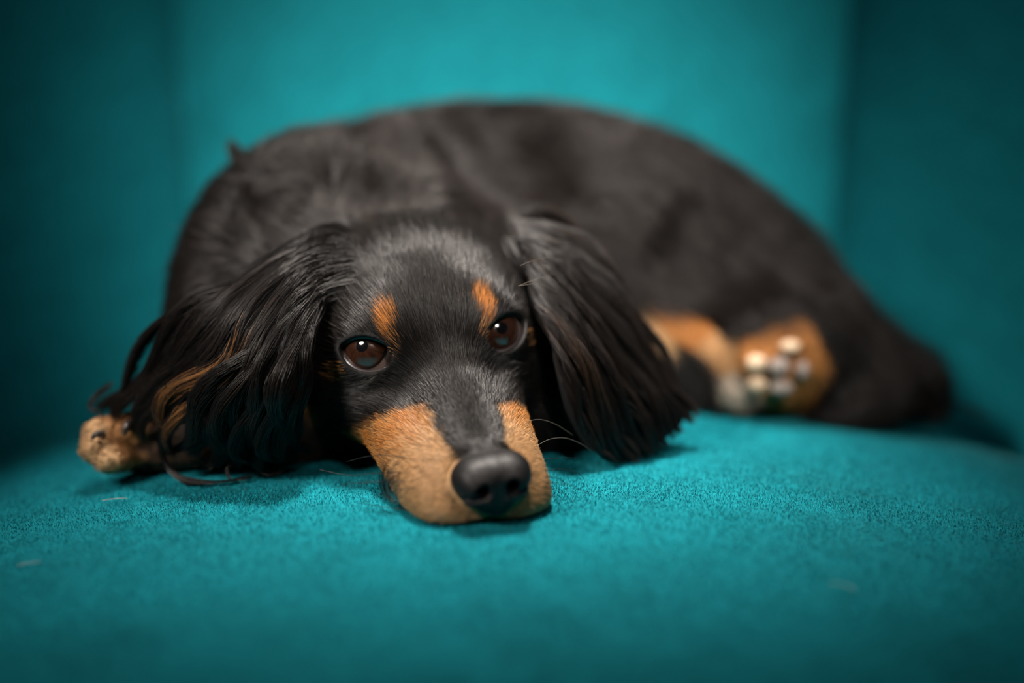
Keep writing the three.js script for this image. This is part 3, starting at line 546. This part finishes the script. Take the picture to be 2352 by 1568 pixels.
// head: short sleek coat, grown in the head's own frame (cm)
const headField = new Field((q) => dogSD(fromHead(q)) * 100, [-8, -6.4, -9], [9.4, 4.8, 9.4], 0.18);
{
  const NOSE = [0, -0.6, 6.9], N_HEAD = Math.round(165000 * Q), fur = new Fur(N_HEAD, 4);
  const pick = sampler(headGeo, (p, n) => { const q = toHead(p); if (q[2] < -6.2) return 0; const f = dot(n, nrm(sub([0, CAM_H, 0], p))); const fine = q[2] > 1.5 ? 1.5 : 1; return fine * (f > -0.15 ? 1 : 0.12); });
  const flow = (q) => {
    let d = nrm([q[0] - NOSE[0], q[1] - NOSE[1], q[2] - NOSE[2]]);
    d = [d[0] * 1.25, d[1] - 0.25 * sstep(1.5, 4, Math.abs(q[0])) * sstep(3, 0, q[2]) + 0.0, d[2]];
    for (const E of eyeFrames) { const e = [q[0] - E.c[0], q[1] - E.c[1], q[2] - E.c[2]], r = len(e), w = 1.3 * sstep(1.9, 1.0, r); if (w > 0) { const x = dot(e, E.h), y = dot(e, E.v); d = add(d, mul(nrm(add(mul(E.h, x), mul(E.v, y))), w)); } }
    const k = noise.noise(q[0] * 0.9 + 5, q[1] * 0.9, q[2] * 0.9) * 0.16; d = add(d, [k, 0, 0]);
    headField.at(q, G); const g = dot(d, G); return nrm([d[0] - g * G[0], d[1] - g * G[1], d[2] - g * G[2]]);
  };
  let made = 0, tries = 0;
  while (made < N_HEAD && tries++ < N_HEAD * 3) {
    const p = pick(), q = toHead(p);
    if (noseSD(q) < 0.04 || headSolid(q) > 0.12 + 0.9 * rnd()) continue;
    let nearEye = 9; for (const E of eyeFrames) nearEye = Math.min(nearEye, almond(E, q, 0));
    if (nearEye < 0.10) continue;
    if (p[1] < seatAt(p) + 0.0012) continue;
    const hairLength = hairLengthCm(q, nearEye);
    const jw = 0.12, jit = [rs() * jw, rs() * jw, rs() * jw], pts = grow(headField, q, flow, hairLength, q[2] > 3 ? 3 : 4, 0.13 + 0.10 * rnd() + (rnd() < 0.05 ? 0.15 : 0), 1, jit);
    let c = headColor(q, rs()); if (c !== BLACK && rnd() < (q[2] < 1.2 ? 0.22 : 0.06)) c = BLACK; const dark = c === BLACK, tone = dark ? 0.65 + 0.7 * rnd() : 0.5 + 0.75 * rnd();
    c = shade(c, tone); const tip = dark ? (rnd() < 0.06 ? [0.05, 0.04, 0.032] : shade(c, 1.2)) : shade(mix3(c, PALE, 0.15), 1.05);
    headField.at(q, G);
    fur.add(pts.map(fromHead), 0.000128 * (0.8 + 0.5 * rnd()), dirFromHead([G[0], G[1], G[2]]), rs() * 1.0, c, tip); made++;
  }
  part('head_fur', fur.geo(), furMat, dog, { kind: 'stuff', label: 'short sleek black fur with tan brows and muzzle' });
}
// body: longer wavy coat, softened by distance
const bodyField = new Field((p) => { const h = toHead(p); return smax(smin(bodySD(p), headSolid(h) / 100, 0.012), seatAt(p) + 0.001 - p[1], 0.004); }, [-0.25, -0.05, -0.84], [0.29, 0.20, -0.42], 0.0045);
{
  const N_BODY = Math.round(92000 * Q), fur = new Fur(N_BODY + 4000, 4), HB = fromHead([0, 0, -4]);
  const pick = sampler(bodyGeo, (p, n) => { const f = dot(n, nrm(sub([0, CAM_H + 0.05, 0], p))); const q = toHead(p); if (headSolid(q) < 0.10) return 0; const near = 1 + 1.6 * sstep(0.66, 0.56, -p[2]); return near * (f > -0.3 ? 1 : 0.25); });
  const spine = bodyBones.slice(0, 5).concat(bodyBones.slice(17));
  const forePaw = px(300, 1016, 0.542), hindPaw = px(1780, 855, 0.63);
  const flow = (p) => {
    let best = 9, d = [1, 0, 0];
    for (const b of spine) { const s = sdCaps(p, b.a, b.b, b.ra, b.rb); if (s < best) { best = s; d = sub(b.b, b.a); } }
    d = nrm(d); const back = sstep(0.16, 0.05, len(sub(p, HB))); d = add(mul(d, 1 - 0.6 * back), mul(nrm(sub(p, HB)), 1.1 * back));
    if (len(sub(p, forePaw)) < 0.03) d = [-1, 0.1, 0.45]; else d = [d[0], d[1] - 0.55, d[2] + 0.15];
    const w = 0.55; d = add(d, [noise.noise(p[0] * 42, p[1] * 42, p[2] * 42) * w, noise.noise(p[0] * 42 + 9, p[1] * 42, p[2] * 42) * w, noise.noise(p[0] * 42, p[1] * 42 + 9, p[2] * 42) * w]);
    bodyField.at(p, G); const g = dot(d, G); return nrm([d[0] - g * G[0], d[1] - g * G[1], d[2] - g * G[2]]);
  };
  let made = 0, tries = 0;
  while (made < N_BODY && tries++ < N_BODY * 3) {
    const p = pick(); if (p[1] < seatAt(p) + 0.002) continue;
    const c0 = bodyColor(p, rs()), black = c0 === BLACK;
    let L = black ? 0.020 : c0 === BROWN ? 0.010 : 0.005; if (black && p[0] > 0.10 && p[1] < 0.06) L = 0.026;
    const forepawFur = len(sub(p, forePaw)) < 0.03, nearPaw = len(sub(p, hindPaw)); if (black && nearPaw < 0.032) L = 0.004; if (!black && len(sub(p, forePaw)) < 0.03) L = 0.0022;
    L *= 0.65 + 0.6 * rnd();
    const cl = noise.noise(p[0] * 120, p[1] * 120, p[2] * 120), pts = grow(bodyField, p, flow, L, 4, (black ? 0.20 : 0.3) + 0.10 * cl + 0.12 * rnd(), 1, [rs() * 0.14, rs() * 0.14, rs() * 0.14]);
    for (const t of pts) { const s = seatAt(t) + 0.0006; if (t[1] < s) t[1] = s + rnd() * 0.001; }
    const c = shade(!black && forepawFur && rnd() < 0.28 ? BROWN : c0, (black ? 1.1 : 1) * (0.55 + 0.65 * rnd())); bodyField.at(p, G);
    fur.add(pts, (black ? 0.00031 : 0.0002) * (0.8 + 0.5 * rnd()), [G[0], G[1], G[2]], rs() * 1.0, c, black ? mix3(c, [0.03, 0.022, 0.019], 0.25) : c); made++;
  }
  // longer locks: the tuft over the shoulder, the fringe of the tail
  for (const [pp, r, n] of [[[[585, 420, .612], [556, 375, .612], [528, 326, .612]], 0.0045, 500], [[[1880, 860, .65], [1940, 925, .645], [2030, 948, .643], [2110, 925, .65], [2150, 870, .66]], 0.006, 700], [[[1900, 800, .65], [1990, 850, .65], [2090, 900, .65], [2150, 930, .652]], 0.008, 700], [[[2110, 900, .655], [2190, 922, .655], [2285, 965, .652]], 0.0012, 60], [[[640, 520, .585], [590, 470, .590], [640, 425, .595], [700, 400, .60]], 0.004, 300], [[[760, 470, .585], [660, 520, .580], [560, 600, .575], [470, 690, .575]], 0.006, 700], [[[1180, 500, .575], [1250, 490, .580], [1330, 530, .585]], 0.005, 400]]) {
    const C = pp.map((c) => px(...c));
    for (let i = 0; i < n; i++) { const a = rnd() * 6.28, rr = r * Math.sqrt(rnd()), t0 = 0.5 * rnd(), t1 = Math.min(1, t0 + 0.4 + 0.4 * rnd()), pts = []; for (let s = 0; s <= 4; s++) { const t = lerp(t0, t1, s / 4), p = catmull(C, t), w = rr * (1 - 0.4 * t); p[0] += Math.cos(a) * w; p[1] += Math.sin(a) * w; p[2] += Math.sin(a * 1.7 + 1) * w; const sd = bodyField.at(p, G); if (sd < 0.002) { p[0] += G[0] * (0.002 - sd); p[1] += G[1] * (0.002 - sd); p[2] += G[2] * (0.002 - sd); } pts.push(p); } const c = shade(BLACK, 0.7 + 0.7 * rnd()); fur.add(pts, 0.00026, [0, 0.8, 0.6], rs() * 1.2, c, mix3(c, BROWN, 0.15)); }
  }
  part('body_fur', fur.geo(), bodyFurMat, dog, { kind: 'stuff', label: 'long soft black coat over back, flank and haunch' });
}
// ears: long wavy locks
earTables.forEach((e, k) => {
  const N = Math.round((k ? 18500 : 23500) * Q), SEG = 9, fur = new Fur(N + 10000, 20), big = [], small = [], NB = k ? 26 : 22, NS = 150;
  for (let i = 0; i < NB; i++) big.push({ u: (i + 0.5 + rs() * 0.45) / NB, ph: rnd() * 6.28, f: 1.1 + rnd() * 1.3, a: (k ? 0.0016 : 0.0040) * (0.4 + rnd()), h: rnd(), b: rs(), end: k ? 0.985 + 0.02 * rnd() : 0.86 + 0.16 * rnd() });
  for (let i = 0; i < NS; i++) small.push({ u: (i + 0.5 + rs() * 0.45) / NS, ph: rnd() * 6.28, f: 2.5 + rnd() * 3, a: (k ? 0.0003 : 0.0007) * (0.3 + rnd()), h: rnd(), tone: 0.7 + 0.6 * rnd() });
  for (let i = 0; i < N; i++) {
    const u0 = rnd(), B = big[Math.floor(clamp(u0 + gauss() * 0.02, 0, 0.9999) * NB)], S = small[Math.floor(clamp(u0 + gauss() * 0.006, 0, 0.9999) * NS)];
    const v0 = Math.max(Math.pow(rnd(), 1.3) * 0.76, k ? 0 : 0.16 * rnd()), v1 = Math.min(B.end + 0.05 * rs(), v0 + 0.22 + 0.5 * rnd()), ht = 0.0006 + 0.0030 * rnd() + 0.0045 * B.h * sstep(0.1, 0.4, v0 + 0.2) + 0.0012 * S.h, pts = [], side = gauss() * 0.0006;
    const pb = 0.35 + 0.35 * rnd(), ps = 0.5 * rnd();
    let N0 = null;
    for (let s = 0; s <= SEG; s++) {
      const t = s / SEG, v = lerp(v0, v1, t), g = sstep(0.0, 0.8, t), u = clamp(lerp(lerp(u0, S.u, ps * g), B.u + B.b * 0.05 * v, pb * g * sstep(0.1, 0.7, v))), n = e.nor(u, v), base = e.pos(u, v), A = nrm(sub(e.pos(clamp(u + 0.02), v), e.pos(clamp(u - 0.02), v)));
      const wv = Math.sin(v * B.f * 6.28 + B.ph) * B.a * sstep(0.1, 0.7, v) + Math.sin(v * S.f * 6.28 + S.ph) * S.a * sstep(0.1, 0.6, v);
      let p = add(add(base, mul(A, wv + side * (1 - 0.4 * g))), mul(n, ht * sstep(-0.15, 0.45, t) * sstep(k ? -0.25 : -0.08, 0.25, v) * (0.7 + 0.3 * Math.cos(v * B.f * 6.28 + B.ph + 1)) * (1 - 0.3 * sstep(0.8, 1, v))));
      const q = toHead(p); if (k ? Math.abs(q[0]) < 6 && Math.abs(q[2]) < 7 : q[0] > -7.6 && q[2] > -8.6) { const sd = headField.at(q, G); if (sd < 0.25) { const gg = dirFromHead(G); p = add(p, mul(gg, (0.25 - sd) / 100)); } }
      pts.push(p); if (s === 3) N0 = n;
    }
    let c = BLACK, tone = S.tone * (0.7 + 0.6 * rnd());
    if (!k && Math.abs(B.u - 0.36) < 0.07 && u0 > 0.26 && u0 < 0.46 && v0 > 0.26 && v0 < 0.6 && rnd() < 0.6) { c = mix3(BROWN, TAN, 0.25 + 0.45 * rnd()); tone = 0.8 + 0.3 * rnd(); }
    else if (k && u0 > 0.72 && u0 < 0.93 && v0 > 0.12 && v0 < 0.42 && rnd() < 0.22) { c = BROWN; tone = 1.0; }
    else if (rnd() < 0.05) c = mix3(BLACK, BROWN, 0.5);
    c = shade(c, tone); fur.add(pts, 0.000165 * (0.8 + 0.5 * rnd()), N0, rs() * 0.9, c, c[0] > 0.06 ? mix3(c, BLACK, 0.3) : mix3(c, [0.02, 0.015, 0.013], 0.3));
  }
  if (!k) { // curled locks that have slid onto the cushion
    const curls = [
      [[[440, 900, .506], [392, 960, .513], [372, 1010, .520], [378, 1060, .522], [412, 1098, .519], [470, 1110, .516], [530, 1108, .516], [590, 1088, .519]], 0.0019, 520],
      [[[520, 890, .496], [490, 950, .502], [520, 1000, .510], [560, 1035, .516], [592, 1062, .520], [600, 1082, .519]], 0.0016, 300],
      [[[600, 1050, .521], [560, 1058, .521], [524, 1075, .519], [528, 1100, .517], [560, 1108, .516], [585, 1088, .518]], 0.0009, 110],
      [[[570, 1010, .515], [600, 1050, .521], [590, 1080, .519], [620, 1090, .517], [655, 1078, .519]], 0.0010, 120],
      [[[660, 1000, .518], [640, 1040, .522], [655, 1062, .521], [700, 1060, .522]], 0.0012, 140],
      [[[890, 1075, .474], [886, 1110, .474], [892, 1135, .474], [915, 1155, .472]], 0.0035, 70],
      [[[260, 880, .545], [225, 905, .545], [205, 935, .543], [232, 950, .541]], 0.0014, 120],
    ];
    for (const [pp, r, n] of curls) { const C = pp.map((c) => px(...c)); for (let i = 0; i < n; i++) { const a = rnd() * 6.28, rr = r * Math.sqrt(rnd()), t0 = 0.25 * rnd(), t1 = 1 - 0.2 * rnd(), pts = []; for (let s = 0; s <= 20; s++) { const t = lerp(t0, t1, s / 20), p = catmull(C, t), tw = a + t * 3; const sp2 = rr * (1 - 0.5 * t); p[0] += Math.cos(tw) * sp2; p[1] += Math.sin(tw) * sp2; p[2] += Math.sin(tw * 1.3) * sp2; const fl = seatAt(p) + 0.0005; if (p[1] < fl) p[1] = fl + rnd() * 0.0015; pts.push(p); } const c = shade(BLACK, 0.6 + 0.8 * rnd()); fur.add(pts, 0.00016, [0, 0.5, 0.85], rs() * 1.57, c, c); } }
  }
  // hair of the crown that runs out over the root of the ear
  for (let i = 0; i < (k ? 0 : 3600); i++) {
    const a = rnd(), u = clamp((k ? 0.08 + 0.86 * a : a * 0.92) + 0.06 * rs()), t = rnd(), h = k ? hit(lerp(1175, 1085, t) + 10 * rs(), lerp(500, 655, a) + 16 * rs(), undefined, 0.44) : hit(lerp(750, 835, t) + 8 * rs(), lerp(522, 675, a) + 12 * rs(), undefined, 0.44);
    if (!h) continue; const v = (k ? 0.14 + 0.26 * rnd() : 0.18 + 0.18 * rnd()), E1 = add(e.pos(u, v * 0.6), mul(e.nor(u, v * 0.6), 0.002 + 0.004 * rnd())), E2 = add(e.pos(u, v), mul(e.nor(u, v), 0.002 + 0.004 * rnd())), E3 = add(e.pos(clamp(u + 0.03 * rs()), v + 0.1), mul(e.nor(u, v + 0.1), 0.002 + 0.003 * rnd())), C = [h, E1, E2, E3], pts = [], vEnd = 0.6 + 0.4 * rnd();
    for (let s = 0; s <= 9; s++) { let p = catmull(C, s / 9 * vEnd); const q = toHead(p), sd = headField.at(q, G), m = 0.03 + 0.28 * sstep(0, 0.5, s / 9) * rnd(); if (sd < m && s > 0) p = add(p, mul(dirFromHead(G), (m - sd) / 100)); pts.push(p); }
    const c = shade(BLACK, 0.7 + 0.7 * rnd()); fur.add(pts, 0.00014, e.nor(u, 0.1), rs(), c, c);
  }
  part('ear_fur', fur.geo(), furMat, dog, { kind: 'stuff', label: k ? 'wavy black ear hanging out over the cushion' : 'wavy black ear with tan streak draped over the foreleg' });
});
// whiskers and brow hairs
{
  const W = [
    [[1208, 969], [1239, 963], [1276, 974], [1316, 999]], [[1237, 1021], [1264, 1008], [1301, 1006], [1338, 1021], [1358, 1036]], [[1250, 1054], [1290, 1051], [1330, 1051]],
    [[1248, 1081], [1288, 1077], [1325, 1085], [1342, 1102], [1337, 1124]], [[1250, 1094], [1279, 1097], [1301, 1110]], [[1248, 1107], [1301, 1112], [1338, 1127], [1360, 1144], [1358, 1159]],
    [[1246, 1129], [1276, 1142], [1289, 1161], [1285, 1184]], [[1236, 1151], [1253, 1166], [1251, 1184]], [[1248, 1117], [1289, 1129], [1313, 1159], [1316, 1184]],
    [[924, 1084], [859, 1087], [801, 1091], [734, 1078]], [[930, 1105], [850, 1107], [787, 1113], [767, 1127]], [[948, 1055], [908, 1047], [850, 1047], [796, 1060]], [[939, 1172], [877, 1167], [835, 1180]], [[960, 1120], [890, 1130], [820, 1160]],
    [[1190, 657], [1230, 641], [1270, 628]], [[1190, 657], [1240, 652], [1280, 672]], [[735, 703], [700, 712], [680, 732]], [[1195, 610], [1225, 598], [1262, 590]],
  ];
  const wm = new THREE.MeshPhysicalMaterial({ color: new THREE.Color().setRGB(0.008, 0.007, 0.007), roughness: 0.4 }), pale = new THREE.MeshPhysicalMaterial({ color: new THREE.Color().setRGB(0.10, 0.08, 0.065), roughness: 0.35 });
  W.forEach((w, i) => {
    let d = null, side = i < 9 ? -1 : i < 14 ? 1 : 0;
    for (let s = 0; s < 14 && !d; s++) { const h = hit(w[0][0] + side * s * 5, w[0][1]); if (h) { const t = -(h[1] - CAM_H) * sp - h[2] * cp; if (t < (i < 14 ? 0.492 : 0.56)) { d = t; if (s) w.unshift([w[0][0] + side * s * 5, w[0][1] + 1]); } } }
    d = d || 0.5;
    const pts = w.map((c, k) => { const p = px(c[0], c[1], d + 0.0045 * k); const fl = seatAt(p) + 0.0018; if (p[1] < fl) p[1] = fl; return p; });
    part('whisker', tube(pts, i > 13 ? [0.00011, 0.00005] : [0.00016, 0.00006], 5, 24), i === 3 || i === 6 || i === 10 ? wm : i > 13 || i < 2 ? pale : wm, dog);
  });
}
// stray hairs on the cushion
[[[[40, 1299], [65, 1293], [92, 1290]], 'pale shed hair on the seat beside its rounded side edge'], [[[1905, 1338], [1940, 1342], [1966, 1356]], 'short pale shed hair on the open seat between ear and front corner'], [[[235, 1149], [262, 1145], [292, 1144]], 'fine pale shed hair on the seat in front of the foreleg paw']].forEach(([w, label], i) => {
  const pts = w.map(([x, y]) => { const a = px(x, y, 0.2), b = px(x, y, 1); let t = 0; for (let k = 0; k < 4000; k++) { t = k / 4000; const p = mix3(a, b, t); if (p[1] < seatTop(p[0], p[2]) + 0.0016) break; } return mix3(a, b, t); }), c = pts[1];
  const o = new THREE.Mesh(tube(pts.map((p) => sub(p, c)), [0.00012, 0.00008], 5, 16), new THREE.MeshStandardMaterial({ color: new THREE.Color().setRGB(0.5, 0.42, 0.36), roughness: 0.5 })); o.name = numbered('shed_hair'); o.position.set(...c); o.castShadow = o.receiveShadow = true; o.userData = { label, category: 'hair', group: 'shed hairs on the seat' }; scene.add(o);
});
// the lamps themselves, outside the frame
{
  const black = new THREE.MeshStandardMaterial({ color: 0x101010, roughness: 0.6 }), glow = new THREE.MeshStandardMaterial({ color: 0xffffff, emissive: 0xfff4ea, emissiveIntensity: 0.5, roughness: 0.8 });
  LAMPS.forEach((L, i) => {
    const o = thing('studio_lamp', ['black square softbox on the left of the camera', 'black square softbox on the right of the camera', 'black round studio lamp hanging over the dog'][i], 'lamp', L.at);
    const dir = nrm(sub(L.aim, L.at)), q = new THREE.Quaternion().setFromUnitVectors(new V3(0, 0, 1), new V3(...dir)), R2 = L.area ? 0.19 : 0.12;
    const put = (name, g, m) => { g.applyQuaternion(q); const k = new THREE.Mesh(g, m); k.name = name; k.castShadow = k.receiveShadow = true; o.add(k); };
    const sides = L.area ? 4 : 32;
    put('housing', new THREE.CylinderGeometry(R2 * 1.05, 0.06, 0.22, sides, 1, true).rotateX(Math.PI / 2).rotateZ(Math.PI / 4).translate(0, 0, -0.125), black);
    put('diffuser', new THREE.CylinderGeometry(R2, R2, 0.004, sides).rotateX(Math.PI / 2).rotateZ(Math.PI / 4).translate(0, 0, -0.025), glow);
    put('lamp_head', new THREE.CylinderGeometry(0.06, 0.055, 0.16, 24).rotateX(Math.PI / 2).translate(0, 0, -0.31), black);
    const top = mul(dir, -0.33), pole = new THREE.CylinderGeometry(0.012, 0.012, 2.1 - L.at[1] - top[1], 12).translate(top[0], top[1] + (2.1 - L.at[1] - top[1]) / 2, top[2]); const k = new THREE.Mesh(pole, black); k.name = 'ceiling_pole'; k.castShadow = k.receiveShadow = true; o.add(k);
  });
}
renderer.render(scene, camera);
